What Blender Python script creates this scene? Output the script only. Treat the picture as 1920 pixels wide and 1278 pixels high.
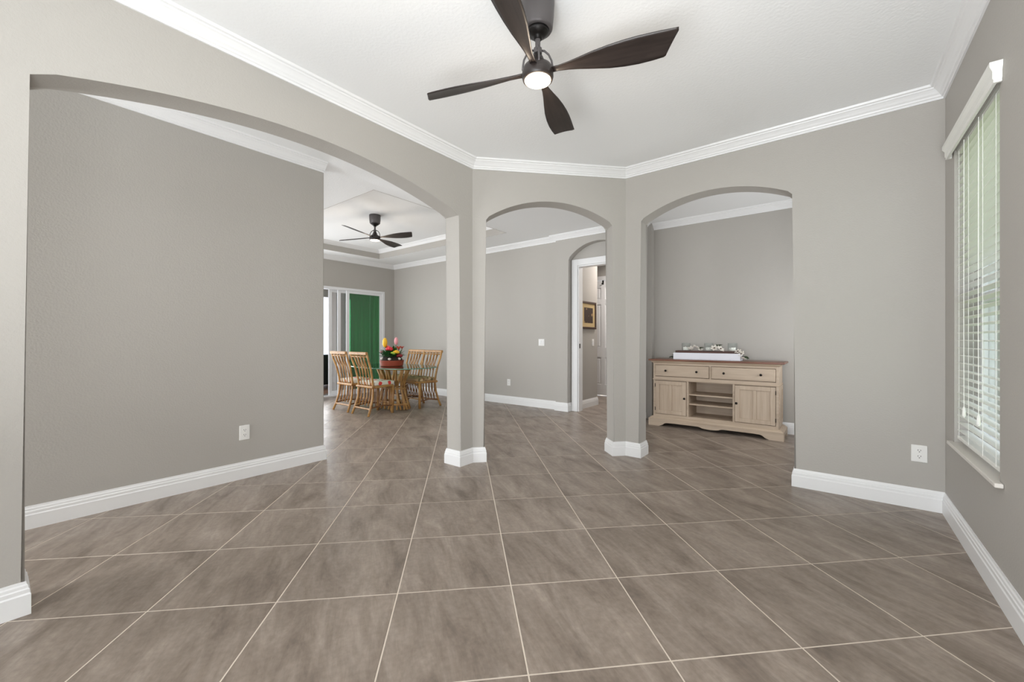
import bpy, bmesh, math, random
from mathutils import Vector, Matrix
random.seed(7)
PI = math.pi
S = bpy.context.scene
COL = S.collection
for o in list(bpy.data.objects): bpy.data.objects.remove(o, do_unlink=True)

# ------------------------------------------------------------------ camera
F, Y0, CAMH, YAW = 770.0, 635.8, 1.119, math.radians(38.15)
cam_d = bpy.data.cameras.new('camera'); cam = bpy.data.objects.new('camera', cam_d); COL.objects.link(cam)
cam.location = (0, 0, CAMH); cam.rotation_euler = (PI/2, 0, YAW)
cam_d.sensor_width = 36; cam_d.lens = F/1920*36
cam_d.shift_y = -(639-Y0)/1920; cam_d.clip_start = 0.02
S.camera = cam
CC, SS = math.cos(YAW), math.sin(YAW)
def to_px(X, Y, z=0.0):
    x = X*CC+Y*SS; y = -X*SS+Y*CC
    if y < 0.05: return None
    return 960+F*x/y, Y0-F*(z-CAMH)/y, y

# ------------------------------------------------------------------ world, sun, area lights, exposure
S.view_settings.view_transform = 'Standard'; S.view_settings.look = 'None'
S.view_settings.exposure = 0.23; S.view_settings.gamma = 1.0
S.view_settings.use_curve_mapping = False
w = bpy.data.worlds.new('world'); S.world = w; w.use_nodes = True
bg = w.node_tree.nodes['Background']; bg.inputs[0].default_value = (0.83, 0.91, 1.0, 1); bg.inputs[1].default_value = 1.6
def area(name, loc, rot, sx, sy, power, col=(1, 1, 1)):
    d = bpy.data.lights.new(name, 'AREA'); d.shape = 'RECTANGLE'; d.size = sx; d.size_y = sy
    d.energy = power; d.color = col
    o = bpy.data.objects.new(name, d); COL.objects.link(o); o.location = loc; o.rotation_euler = rot
    return o
sd = bpy.data.lights.new('sun', 'SUN'); sd.energy = 3.0; sd.angle = math.radians(3); sd.color = (1, .96, .9)
so = bpy.data.objects.new('sun', sd); COL.objects.link(so); so.rotation_euler = (math.radians(38), 0, math.radians(215)); so.location = (-6, 12, 9)
# daylight at the great-room sliders; the other area lamps are unseen fills added for brightness
CW = (.955, .982, 1)
area('rear_fill', (-.55, -2.45, 1.25), (math.radians(90+14), 0, math.radians(-16)), 1.7, 2.1, 40, CW)  # unseen fill added behind the camera to light the room
area('bounce_fill', (-.05, -.45, .75), (math.radians(180-26), 0, -.12), 1.5, 1.0, 84, CW)      # unseen lamp added to brighten the ceiling, like a photographer's bounce flash
area('corridor_fill', (-3.25, -2.45, 1.3), (math.radians(90+22), 0, 0), .8, 2.0, 72, CW)  # unseen fill added to brighten the corridor
area('daylight_slider', (-7.62, 2.6, 1.15), (0, math.radians(-90-14), 0), 2.0, 2.6, 62, CW)
area('great_room_fill', (-5.8, -2.4, 1.3), (math.radians(90+28), 0, 0), 2.6, 2.1, 95, CW)  # unseen fill added at the rear of the great room
area('dining_fill', (0.5, 4.95, 1.45), (0, math.radians(90+14), 0), 1.5, 1.2, 24, CW)  # fill added in front of the solid wall, no window there
area('hall_fill', (-2.75, 6.9, 2.6), (0, 0, 0), .5, .7, 24, (1, .93, .88))  # unseen overhead lamp added to brighten the hall and its door

# ------------------------------------------------------------------ materials
def sL(c):  # sRGB 0..255 -> linear
    return tuple(((v/255)/12.92 if v/255 <= .04045 else ((v/255+.055)/1.055)**2.4) for v in c)+(1,)
def mat(name, col, rough=.5, metal=0.0, bump=None, spec=None, emit=None):
    m = bpy.data.materials.new(name); m.use_nodes = True
    nt = m.node_tree; b = nt.nodes['Principled BSDF']
    b.inputs['Base Color'].default_value = sL(col); b.inputs['Roughness'].default_value = rough
    b.inputs['Metallic'].default_value = metal
    if spec is not None: b.inputs['Specular IOR Level'].default_value = spec
    if emit: b.inputs['Emission Color'].default_value = sL(emit[0]); b.inputs['Emission Strength'].default_value = emit[1]
    if bump:
        sc, st, dist = bump
        g = nt.nodes.new('ShaderNodeNewGeometry'); n = nt.nodes.new('ShaderNodeTexNoise')
        n.inputs['Scale'].default_value = sc; n.inputs['Detail'].default_value = 3
        bp = nt.nodes.new('ShaderNodeBump'); bp.inputs['Strength'].default_value = st; bp.inputs['Distance'].default_value = dist
        nt.links.new(g.outputs['Position'], n.inputs['Vector'])
        nt.links.new(n.outputs['Fac'], bp.inputs['Height']); nt.links.new(bp.outputs['Normal'], b.inputs['Normal'])
    return m
def wood(name, c1, c2, rough=.5, scale=(2, 30, 30), bumps=.15):
    m = mat(name, c1, rough); nt = m.node_tree; b = nt.nodes['Principled BSDF']
    tc = nt.nodes.new('ShaderNodeTexCoord'); mp = nt.nodes.new('ShaderNodeMapping'); mp.inputs['Scale'].default_value = scale
    n = nt.nodes.new('ShaderNodeTexNoise'); n.inputs['Scale'].default_value = 1.5; n.inputs['Detail'].default_value = 6; n.inputs['Distortion'].default_value = .6
    r = nt.nodes.new('ShaderNodeValToRGB'); r.color_ramp.elements[0].position = .3; r.color_ramp.elements[1].position = .7
    r.color_ramp.elements[0].color = sL(c2); r.color_ramp.elements[1].color = sL(c1)
    nt.links.new(tc.outputs['Object'], mp.inputs['Vector']); nt.links.new(mp.outputs['Vector'], n.inputs['Vector'])
    nt.links.new(n.outputs['Fac'], r.inputs['Fac']); nt.links.new(r.outputs['Color'], b.inputs['Base Color'])
    bp = nt.nodes.new('ShaderNodeBump'); bp.inputs['Strength'].default_value = bumps; bp.inputs['Distance'].default_value = .001
    nt.links.new(n.outputs['Fac'], bp.inputs['Height']); nt.links.new(bp.outputs['Normal'], b.inputs['Normal'])
    return m
def glass(name, tint=(255, 255, 255), refl=.08, rough=.0):
    m = bpy.data.materials.new(name); m.use_nodes = True; nt = m.node_tree
    for n in list(nt.nodes): nt.nodes.remove(n)
    out = nt.nodes.new('ShaderNodeOutputMaterial'); mix = nt.nodes.new('ShaderNodeMixShader')
    t = nt.nodes.new('ShaderNodeBsdfTransparent'); t.inputs[0].default_value = sL(tint)
    g = nt.nodes.new('ShaderNodeBsdfGlossy'); g.inputs['Roughness'].default_value = rough
    lw0 = nt.nodes.new('ShaderNodeLayerWeight'); lw0.inputs['Blend'].default_value = .5; lw = nt.nodes.new('ShaderNodeMath'); lw.operation = 'POWER'; lw.inputs[1].default_value = 6.5; nt.links.new(lw0.outputs['Facing'], lw.inputs[0])
    ma = nt.nodes.new('ShaderNodeMath'); ma.operation = 'ADD'; ma.use_clamp = True; ma.inputs[1].default_value = refl
    nt.links.new(lw.outputs[0], ma.inputs[0]); nt.links.new(ma.outputs[0], mix.inputs['Fac'])
    nt.links.new(t.outputs[0], mix.inputs[1]); nt.links.new(g.outputs[0], mix.inputs[2]); nt.links.new(mix.outputs[0], out.inputs[0])
    return m
M = {}
M['wall'] = mat('greige_paint', (181, 177, 171), .62, bump=(95, .35, .0035), spec=.35)
M['ceiling'] = mat('white_ceiling_paint', (243, 244, 244), .8, bump=(60, .35, .004), spec=.2)
M['trim'] = mat('white_trim_paint', (238, 238, 238), .35)
M['grout'] = mat('pale_grout', (222, 210, 196), .85)
M['black'] = wood('dark_bronze_fan', (50, 42, 39), (34, 28, 26), .42, (3, 40, 40), .1)
M['bronze'] = mat('bronze_metal', (92, 88, 88), .45, .3)
M['bronze_dark'] = mat('dark_metal', (30, 27, 26), .4, .5)
M['lens'] = mat('lamp_lens', (255, 244, 225), .4, emit=((255, 232, 196), 9.0))
M['plate'] = mat('outlet_plastic', (238, 237, 234), .35)
M['slot'] = mat('slot_dark', (52, 50, 48), .6)
M['blind'] = mat('blind_slat_vinyl', (240, 240, 234), .4)
M['cord'] = mat('blind_cord', (240, 240, 235), .8)
M['sill'] = mat('marble_sill', (224, 219, 212), .3)
M['glass'] = glass('clear_glass')
M['greenglass'] = glass('green_tinted_glass', (152, 214, 176), .10)
M['tableglass'] = glass('table_glass', (205, 232, 220), .16)
M['glassedge'] = mat('glass_edge_green', (96, 150, 130), .15)
M['alu'] = mat('white_aluminium', (235, 236, 238), .35)
M['bwood'] = wood('washed_oak', (202, 184, 164), (186, 166, 145), .5, (1.5, 22, 22))
M['bwoodv'] = wood('washed_oak_upright', (202, 184, 164), (186, 166, 145), .5, (22, 22, 1.5))
M['btop'] = wood('walnut_top', (132, 84, 60), (92, 52, 36), .3, (2, 30, 30))
M['bdark'] = mat('knob_black', (28, 24, 22), .35, .6)
M['rattan'] = wood('rattan_cane', (196, 152, 92), (150, 104, 58), .4, (8, 8, 8))
M['rattan_dark'] = wood('rattan_binding', (140, 96, 60), (100, 66, 40), .5, (10, 10, 10))
M['pot'] = mat('red_clay', (150, 62, 38), .5, bump=(60, .2, .002))
M['soil'] = mat('moss', (44, 40, 30), .9)
M['leaf'] = mat('leaf_green', (38, 92, 40), .45)
M['leaf_dark'] = mat('leaf_dark_green', (58, 70, 46), .6)
M['red'] = mat('petal_red', (226, 52, 66), .45)
M['darkred'] = mat('petal_dark_red', (140, 24, 34), .45)
M['yellow'] = mat('petal_yellow', (246, 196, 48), .5)
M['pink'] = mat('petal_pink', (242, 168, 176), .5)
M['coral'] = mat('petal_coral', (238, 110, 90), .5)
M['lime'] = mat('petal_lime', (170, 200, 70), .5)
M['white'] = mat('white_lacquer', (238, 240, 248), .35)
M['petal'] = mat('cream_petal', (240, 234, 224), .6)
M['candle'] = mat('candle_wax', (246, 242, 234), .5)
M['traywood'] = wood('dark_tray_wood', (92, 58, 46), (62, 38, 30), .5, (3, 30, 30))
M['vase'] = glass('candle_glass', (253, 255, 255), .05)
M['picframe'] = wood('dark_frame_wood', (74, 44, 28), (48, 28, 18), .35, (3, 30, 30))
M['mat'] = mat('picture_mat', (206, 180, 132), .7)
M['stucco'] = mat('beige_stucco', (168, 150, 126), .85, bump=(40, .4, .01))
M['lawn'] = mat('lawn_green', (128, 158, 66), .9, bump=(30, .6, .03))
M['hedge'] = mat('hedge_green', (58, 92, 52), .8)
M['paving'] = mat('lanai_paving', (150, 110, 84), .6)
M['pergola'] = mat('lanai_ceiling_brown', (128, 106, 96), .7)
M['blackwicker'] = mat('black_wicker', (24, 24, 25), .6, bump=(120, .5, .004))
M['backdrop'] = mat('green_backdrop', (186, 226, 198), .6)
_nt = M['backdrop'].node_tree; _tl = _nt.nodes.new('ShaderNodeBsdfTranslucent'); _tl.inputs[0].default_value = sL((196, 236, 208)); _mx = _nt.nodes.new('ShaderNodeMixShader'); _mx.inputs[0].default_value = .65
_nt.links.new(_nt.nodes['Principled BSDF'].outputs[0], _mx.inputs[1]); _nt.links.new(_tl.outputs[0], _mx.inputs[2]); _nt.links.new(_mx.outputs[0], _nt.nodes['Material Output'].inputs[0])
M['bark'] = mat('bark', (110, 92, 74), .9)

def tile_mat():
    m = bpy.data.materials.new('stone_look_tile'); m.use_nodes = True; nt = m.node_tree; L = nt.links
    b = nt.nodes['Principled BSDF']; N = nt.nodes.new
    g = N('ShaderNodeNewGeometry'); oi = N('ShaderNodeObjectInfo')
    add = N('ShaderNodeMath'); add.operation = 'ADD'; L.new(oi.outputs['Random'], add.inputs[0]); L.new(g.outputs['Random Per Island'], add.inputs[1])
    mul = N('ShaderNodeMath'); mul.operation = 'MULTIPLY'; mul.inputs[1].default_value = 37.0; L.new(add.outputs[0], mul.inputs[0])
    vr = N('ShaderNodeVectorRotate'); vr.rotation_type = 'Z_AXIS'; vr.inputs['Angle'].default_value = math.radians(-45-12)
    L.new(g.outputs['Position'], vr.inputs['Vector'])
    va = N('ShaderNodeVectorMath'); va.operation = 'ADD'; L.new(vr.outputs[0], va.inputs[0]); L.new(mul.outputs[0], va.inputs[1])
    mp = N('ShaderNodeMapping'); mp.inputs['Scale'].default_value = (4.6, 1.3, 1); L.new(va.outputs[0], mp.inputs['Vector'])
    n1 = N('ShaderNodeTexNoise'); n1.inputs['Scale'].default_value = 1.6; n1.inputs['Detail'].default_value = 9; n1.inputs['Roughness'].default_value = .66; n1.inputs['Distortion'].default_value = .55
    L.new(mp.outputs[0], n1.inputs['Vector'])
    r = N('ShaderNodeValToRGB'); e = r.color_ramp.elements
    e[0].position = .30; e[0].color = sL((113, 101, 91)); e[1].position = .74; e[1].color = sL((172, 159, 148))
    x = e.new(.45); x.color = sL((137, 124, 113)); x = e.new(.58); x.color = sL((151, 138, 127))
    L.new(n1.outputs['Fac'], r.inputs['Fac'])
    n2 = N('ShaderNodeTexNoise'); n2.inputs['Scale'].default_value = 45; n2.inputs['Detail'].default_value = 4; L.new(va.outputs[0], n2.inputs['Vector'])
    mr = N('ShaderNodeMapRange'); mr.inputs[1].default_value = .3; mr.inputs[2].default_value = .7; mr.inputs[3].default_value = .90; mr.inputs[4].default_value = 1.08
    L.new(n2.outputs['Fac'], mr.inputs[0])
    mr2 = N('ShaderNodeMapRange'); mr2.inputs[1].default_value = 0; mr2.inputs[2].default_value = 2; mr2.inputs[3].default_value = .94; mr2.inputs[4].default_value = 1.06
    L.new(add.outputs[0], mr2.inputs[0])
    mpv = N('ShaderNodeMapping'); mpv.inputs['Scale'].default_value = (24, 3.4, 1); mpv.inputs['Rotation'].default_value = (0, 0, .25); L.new(va.outputs[0], mpv.inputs['Vector'])
    n3 = N('ShaderNodeTexNoise'); n3.inputs['Scale'].default_value = 1.3; n3.inputs['Detail'].default_value = 7; n3.inputs['Roughness'].default_value = .7; n3.inputs['Distortion'].default_value = .8; L.new(mpv.outputs[0], n3.inputs['Vector'])
    mrv = N('ShaderNodeMapRange'); mrv.inputs[1].default_value = .28; mrv.inputs[2].default_value = .72; mrv.inputs[3].default_value = .84; mrv.inputs[4].default_value = 1.14; L.new(n3.outputs['Fac'], mrv.inputs[0])
    mv = N('ShaderNodeMath'); mv.operation = 'MULTIPLY'; L.new(mr.outputs[0], mv.inputs[0]); L.new(mrv.outputs[0], mv.inputs[1])
    mm = N('ShaderNodeMath'); mm.operation = 'MULTIPLY'; L.new(mv.outputs[0], mm.inputs[0]); L.new(mr2.outputs[0], mm.inputs[1])
    vm = N('ShaderNodeVectorMath'); vm.operation = 'SCALE'; L.new(r.outputs[0], vm.inputs[0]); L.new(mm.outputs[0], vm.inputs['Scale'])
    L.new(vm.outputs[0], b.inputs['Base Color'])
    b.inputs['Roughness'].default_value = .36; b.inputs['Specular IOR Level'].default_value = .4
    rr = N('ShaderNodeMapRange'); rr.inputs[1].default_value = .3; rr.inputs[2].default_value = .7; rr.inputs[3].default_value = .42; rr.inputs[4].default_value = .30
    L.new(n1.outputs['Fac'], rr.inputs[0]); L.new(rr.outputs[0], b.inputs['Roughness'])
    bp = N('ShaderNodeBump'); bp.inputs['Strength'].default_value = .12; bp.inputs['Distance'].default_value = .002
    L.new(n1.outputs['Fac'], bp.inputs['Height']); L.new(bp.outputs[0], b.inputs['Normal'])
    return m
M['tile'] = tile_mat()
def cushion_mat(name, base, cols, scale=11):
    m = mat(name, base, .8); nt = m.node_tree; b = nt.nodes['Principled BSDF']; N = nt.nodes.new; L = nt.links
    tc = N('ShaderNodeTexCoord'); v = N('ShaderNodeTexVoronoi'); v.inputs['Scale'].default_value = scale
    no = N('ShaderNodeTexNoise'); no.inputs['Scale'].default_value = 20
    va = N('ShaderNodeVectorMath'); va.operation = 'MULTIPLY_ADD'; va.inputs[1].default_value = (.06, .06, .06)
    L.new(tc.outputs['Object'], no.inputs['Vector']); L.new(no.outputs['Color'], va.inputs[0]); L.new(tc.outputs['Object'], va.inputs[2])
    L.new(va.outputs[0], v.inputs['Vector'])
    r = N('ShaderNodeValToRGB'); r.color_ramp.interpolation = 'CONSTANT'; e = r.color_ramp.elements
    e[0].color = sL(base); e[0].position = 0; e[1].position = .28; e[1].color = sL(cols[0])
    for p, c in zip((.6, .74, .88), cols[1:]+[base]): x = e.new(p); x.color = sL(c)
    sp = N('ShaderNodeSeparateColor'); L.new(v.outputs['Color'], sp.inputs[0]); L.new(sp.outputs[0], r.inputs['Fac'])
    cut = N('ShaderNodeMath'); cut.operation = 'LESS_THAN'; cut.inputs[1].default_value = .42; L.new(v.outputs['Distance'], cut.inputs[0])
    mx = N('ShaderNodeMix'); mx.data_type = 'RGBA'; L.new(cut.outputs[0], mx.inputs['Factor']); mx.inputs[6].default_value = sL(base)
    L.new(r.outputs[0], mx.inputs[7]); L.new(mx.outputs[2], b.inputs['Base Color'])
    return m
M['floral'] = cushion_mat('floral_cushion', (232, 226, 214), [(232, 66, 60), (214, 150, 120), (232, 66, 60)])
M['tropic'] = cushion_mat('tropical_cushion', (170, 140, 104), [(110, 96, 64), (206, 180, 140), (150, 100, 70)], 14)
def picture_mat():
    m = mat('dark_print', (52, 30, 20), .4); nt = m.node_tree; b = nt.nodes['Principled BSDF']; N = nt.nodes.new; L = nt.links
    tc = N('ShaderNodeTexCoord'); v = N('ShaderNodeTexNoise'); v.inputs['Scale'].default_value = 13; v.inputs['Detail'].default_value = 1
    r = N('ShaderNodeValToRGB'); e = r.color_ramp.elements; e[0].position = .66; e[0].color = sL((54, 32, 20)); e[1].position = .70; e[1].color = sL((176, 140, 96))
    L.new(tc.outputs['Object'], v.inputs['Vector']); L.new(v.outputs['Fac'], r.inputs['Fac']); L.new(r.outputs[0], b.inputs['Base Color'])
    return m
M['print'] = picture_mat()

# ------------------------------------------------------------------ helpers
def new(): return bmesh.new()
def obj(name, bm, m, parent=None, smooth=False, bevel=0, seg=2):
    bmesh.ops.recalc_face_normals(bm, faces=bm.faces)
    me = bpy.data.meshes.new(name); bm.to_mesh(me); bm.free()
    if smooth:
        for p in me.polygons: p.use_smooth = True
    me.materials.append(m)
    o = bpy.data.objects.new(name, me); COL.objects.link(o)
    if parent: o.parent = parent
    if bevel:
        md = o.modifiers.new('bevel', 'BEVEL'); md.width = bevel; md.segments = seg; md.limit_method = 'ANGLE'; md.angle_limit = math.radians(40)
    return o
def thing(name, label, cat, loc=(0, 0, 0), rz=0, group=None):
    o = bpy.data.objects.new(name, None); COL.objects.link(o); o.location = loc; o.rotation_euler = (0, 0, rz)
    o.empty_display_size = .1
    o['label'] = label; o['category'] = cat
    if group: o['group'] = group
    return o
def tag(o, label, cat, group=None):
    o['label'] = label; o['category'] = cat
    if group: o['group'] = group
    return o
def struct(o, label=None):
    o['kind'] = 'structure'
    if label: o['label'] = label
    return o
def box(bm, x0, x1, y0, y1, z0, z1, mtx=None):
    vs = [bm.verts.new(v) for v in ((x0, y0, z0), (x1, y0, z0), (x1, y1, z0), (x0, y1, z0), (x0, y0, z1), (x1, y0, z1), (x1, y1, z1), (x0, y1, z1))]
    if mtx:
        for v in vs: v.co = mtx @ v.co
    for f in ((3, 2, 1, 0), (4, 5, 6, 7), (0, 1, 5, 4), (1, 2, 6, 5), (2, 3, 7, 6), (3, 0, 4, 7)): bm.faces.new([vs[i] for i in f])
    return vs
def tube(bm, pts, r, n=6, cap=True, closed=False):
    pts = [Vector(p) for p in pts]; k = len(pts); rad = r if isinstance(r, (list, tuple)) else [r]*k
    rings = []; up = None
    for i, p in enumerate(pts):
        if closed: t = pts[(i+1) % k]-pts[i-1]
        else: t = pts[min(i+1, k-1)]-pts[max(i-1, 0)]
        t.normalize()
        if up is None:
            a = Vector((0, 0, 1)) if abs(t.z) < .9 else Vector((1, 0, 0)); up = t.cross(a).normalized()
        else: up = (up-t*up.dot(t)).normalized()
        b = t.cross(up)
        rings.append([bm.verts.new(p+(up*math.cos(2*PI*j/n)+b*math.sin(2*PI*j/n))*rad[i]) for j in range(n)])
    rng = range(k) if closed else range(k-1)
    for i in rng:
        A, B = rings[i], rings[(i+1) % k]
        for j in range(n): bm.faces.new((A[j], A[(j+1) % n], B[(j+1) % n], B[j]))
    if cap and not closed: bm.faces.new(rings[0][::-1]); bm.faces.new(rings[-1])
def lathe(bm, prof, c=(0, 0, 0), n=24, cap=True):
    rings = []
    for r, z in prof: rings.append([bm.verts.new((c[0]+r*math.cos(2*PI*j/n), c[1]+r*math.sin(2*PI*j/n), c[2]+z)) for j in range(n)])
    for A, B in zip(rings, rings[1:]):
        for j in range(n): bm.faces.new((A[j], A[(j+1) % n], B[(j+1) % n], B[j]))
    if cap: bm.faces.new(rings[0][::-1]); bm.faces.new(rings[-1])
def ball(bm, c, r, sc=(1, 1, 1), u=10, v=6, rot=None):
    m = Matrix.Translation(c) @ (rot or Matrix()) @ Matrix.Diagonal((sc[0], sc[1], sc[2], 1))
    bmesh.ops.create_uvsphere(bm, u_segments=u, v_segments=v, radius=r, matrix=m)
def sweep(bm, prof, path, closed=False):
    """profile (distance from wall, z) swept along a plan path; distance is taken to the right of travel"""
    k = len(path); P = [Vector((p[0], p[1])) for p in path]
    rows = []
    for i in range(k):
        def nrm(a, b): d = (b-a).normalized(); return Vector((d.y, -d.x))
        ns = []
        if closed or i > 0: ns.append(nrm(P[i-1], P[i]))
        if closed or i < k-1: ns.append(nrm(P[i], P[(i+1) % k]))
        mvec = ns[0] if len(ns) == 1 else (ns[0]+ns[1])/(1+ns[0].dot(ns[1]))
        rows.append([bm.verts.new((P[i].x+mvec.x*d, P[i].y+mvec.y*d, z)) for d, z in prof])
    n = len(prof)
    for i in (range(k) if closed else range(k-1)):
        A, B = rows[i], rows[(i+1) % k]
        for j in range(n): bm.faces.new((A[j], A[(j+1) % n], B[(j+1) % n], B[j]))
    if not closed: bm.faces.new(rows[0]); bm.faces.new(rows[-1][::-1])
def cbox(name, b, m, parent=None, bevel=0):
    bm = new(); box(bm, *b); return obj(name, bm, m, parent, bevel=bevel)

# ------------------------------------------------------------------ plan
ZC = 2.75
XA, T = -2.595, 0.17           # arched wall face and its thickness
V1 = Vector((-2.595, 2.721)); V2 = Vector((-1.589, 3.8)); YC = 3.80
DM = (V2-V1).normalized(); NM = Vector((-DM.y, DM.x)); LM = (V2-V1).length
XW = 0.56                      # window wall
XL, XLb, YLe = -3.745, -3.87, 1.93
YF, XS, YB = 5.58, -7.725, 5.845
YR = -2.6                      # rear wall

def arch_wall(name, o, d, nb, outline, sl, sr, zs, za, off0, off1, n=28):
    """wall of given outline in (s,z) with an arched opening from sl to sr down to the floor; extruded along nb by T with mitred ends"""
    s0, s1 = outline
    pts = [(s0, 0), (sl, 0)]
    half = (sr-sl)/2; rise = za-zs; R = (half*half+rise*rise)/(2*rise); a = math.asin(half/R)
    for i in range(n+1):
        t = -a+2*a*i/n
        pts.append(((sl+sr)/2+R*math.sin(t), za-R+R*math.cos(t)))
    pts += [(sr, 0), (s1, 0), (s1, ZC), (s0, ZC)]
    bm = new()
    fr = [bm.verts.new((o.x+d.x*s, o.y+d.y*s, z)) for s, z in pts]
    bk = []
    for s, z in pts:
        s2 = s+(off0 if s == s0 else off1 if s == s1 else 0)
        bk.append(bm.verts.new((o.x+d.x*s2+nb.x*T, o.y+d.y*s2+nb.y*T, z)))
    bm.faces.new(fr[::-1]); bm.faces.new(bk)
    k = len(pts)
    for i in range(k): bm.faces.new((fr[i], fr[(i+1) % k], bk[(i+1) % k], bk[i]))
    # rounded drywall corners along both edges of the opening
    ed = []
    for i in range(1, n+3):
        for ring in (fr, bk):
            e = bm.edges.get((ring[i], ring[i+1]))
            if e: ed.append(e)
    res = bmesh.ops.bevel(bm, geom=ed, offset=.013, segments=4, profile=.5, affect='EDGES')
    ob = obj(name, bm, M['wall'])
    for p in ob.data.polygons: p.use_smooth = True
    ob.data.set_sharp_from_angle(angle=math.radians(35))
    wn = ob.modifiers.new('weighted', 'WEIGHTED_NORMAL'); wn.keep_sharp = True; wn.weight = 100
    return struct(ob)
tan = math.tan
angM = math.acos(DM.y)/2
struct(arch_wall('wall_left', Vector((XA, YR)), Vector((0, 1)), Vector((-1, 0)), (0, V1.y-YR), .09-YR, 2.562-YR, 2.215, 2.405, 0, T*tan(angM)))
angC = math.acos(DM.x)/2
struct(arch_wall('wall_middle', V1, DM, NM, (0, LM), .112, 1.351, 2.22, 2.41, -T*tan(angM), T*tan(angC)))
struct(arch_wall('wall_right', V2, Vector((1, 0)), Vector((0, 1)), (0, XW-V2.x), -1.449-V2.x, -.243-V2.x, 2.238, 2.395, -T*tan(angC), 0))
# window wall with its opening (window); solid along the dining room
bm = new()
WY0, WY1, WZ0, WZ1 = 2.69, 3.545, .49, 2.24
X2 = XW+.2
box(bm, XW, X2, YR-.15, WY0, 0, ZC); box(bm, XW, X2, WY1, 4.3, 0, ZC)
box(bm, XW, X2, WY0, WY1, 0, WZ0); box(bm, XW, X2, WY0, WY1, WZ1, ZC)
box(bm, XW, X2, 4.3, 6.0, 0, ZC)
struct(obj('wall_window', bm, M['wall']))
# corridor wall seen through the big arch
bm = new(); box(bm, XLb, XL, YR, YLe, 0, ZC); struct(obj('wall_corridor', bm, M['wall'], bevel=.012, seg=3))
# far wall with the arched hall niche
bm = new()
box(bm, XS-.2, -3.46, YF, YF+.18, 0, ZC)
struct(obj('wall_far', bm, M['wall']))
NF, NB = 5.52, 5.64
def niche():
    x0, x1, sl, sr, zs, za = -3.46, -2.12, -3.245, -2.25, 2.345, 2.575
    n = 20; half = (sr-sl)/2; rise = za-zs; R = (half*half+rise*rise)/(2*rise); a = math.asin(half/R)
    pts = [(x0, 0), (sl, 0)]+[((sl+sr)/2+R*math.sin(-a+2*a*i/n), za-R+R*math.cos(-a+2*a*i/n)) for i in range(n+1)]+[(sr, 0), (x1, 0), (x1, ZC), (x0, ZC)]
    bm = new()
    fr = [bm.verts.new((s, NF, z)) for s, z in pts]; bk = [bm.verts.new((s, NB, z)) for s, z in pts]
    bm.faces.new(fr); bm.faces.new(bk[::-1]); k = len(pts)
    for i in range(k): bm.faces.new((fr[i], fr[(i+1) % k], bk[(i+1) % k], bk[i]))
    ed = [bm.edges.get((fr[i], fr[i+1])) for i in range(1, n+3)]
    bmesh.ops.bevel(bm, geom=[e for e in ed if e], offset=.018, segments=4, profile=.5, affect='EDGES')
    # wall behind with the door opening
    box(bm, x0, -3.13, NB, 5.76, 0, ZC); box(bm, -2.34, x1, NB, 5.76, 0, ZC); box(bm, -3.13, -2.34, NB, 5.76, 2.26, ZC)
    return struct(obj('wall_niche', bm, M['wall']))
niche()
bm = new(); box(bm, -2.12, X2, YB, YB+.15, 0, ZC); box(bm, -2.12, -2.02, 5.76, YB, 0, ZC); struct(obj('wall_dining', bm, M['wall']))
# hall beyond the niche
bm = new(); box(bm, -3.32, -3.2, 5.76, 6.44, 0, ZC); struct(obj('wall_hall_left', bm, M['wall']))
bm = new(); box(bm, -2.12, -2.0, YB+.15, 7.62, 0, ZC); struct(obj('wall_hall_right', bm, M['wall']))
bm = new(); box(bm, -4.9, -4.03, 7.5, 7.62, 0, ZC); box(bm, -3.17, -2.0, 7.5, 7.62, 0, ZC); box(bm, -4.03, -3.17, 7.5, 7.62, 2.3, ZC); box(bm, -5.0, -4.9, 5.76, 7.62, 0, ZC)
struct(obj('wall_hall_back', bm, M['wall']))
# slider wall of the great room
DY0, DY1, DZ = 1.2, 5.33, 2.15
bm = new(); box(bm, XS-.2, XS, DY1, YF, 0, ZC); box(bm, XS-.2, XS, YR, DY0, 0, ZC); box(bm, XS-.2, XS, DY0, DY1, DZ, ZC)
struct(obj('wall_slider', bm, M['wall']))
# rear wall (behind the camera), one opening per room
bm = new()
box(bm, XS-.2, X2, YR-.15, YR, 2.3, ZC)
for a, b in ((XS-.2, -7.1), (-4.4, -3.7), (-2.8, -2.1), (.45, X2)): box(bm, a, b, YR-.15, YR, 0, 2.3)
struct(obj('wall_rear', bm, M['wall']))

# ------------------------------------------------------------------ ceilings
TX0, TX1, TY0, TY1, TZ = -7.277, -3.955, 2.59, 4.90, 2.92
bm = new()
box(bm, XS-.2, TX0, YR-.15, 6.0, ZC, ZC+.25)
box(bm, TX1, X2, YR-.15, 7.7, ZC, ZC+.25)
box(bm, TX0, TX1, YR-.15, TY0, ZC, ZC+.25); box(bm, TX0, TX1, TY1, 6.0, ZC, ZC+.25)
box(bm, -5.1, TX1, 6.0, 7.7, ZC, ZC+.25)
struct(obj('ceiling', bm, M['ceiling']))
bm = new(); box(bm, TX0-.02, TX1+.02, TY0-.02, TY1+.02, TZ, TZ+.1); struct(obj('ceiling_tray', bm, M['ceiling']))
bm = new()   # painted riser of the tray
e = .006
box(bm, TX0, TX0+e, TY0, TY1, ZC-.001, TZ); box(bm, TX1-e, TX1, TY0, TY1, ZC-.001, TZ)
box(bm, TX0+e, TX1-e, TY0, TY0+e, ZC-.001, TZ); box(bm, TX0+e, TX1-e, TY1-e, TY1, ZC-.001, TZ)
struct(obj('trim_1', bm, M['wall']))

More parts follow.
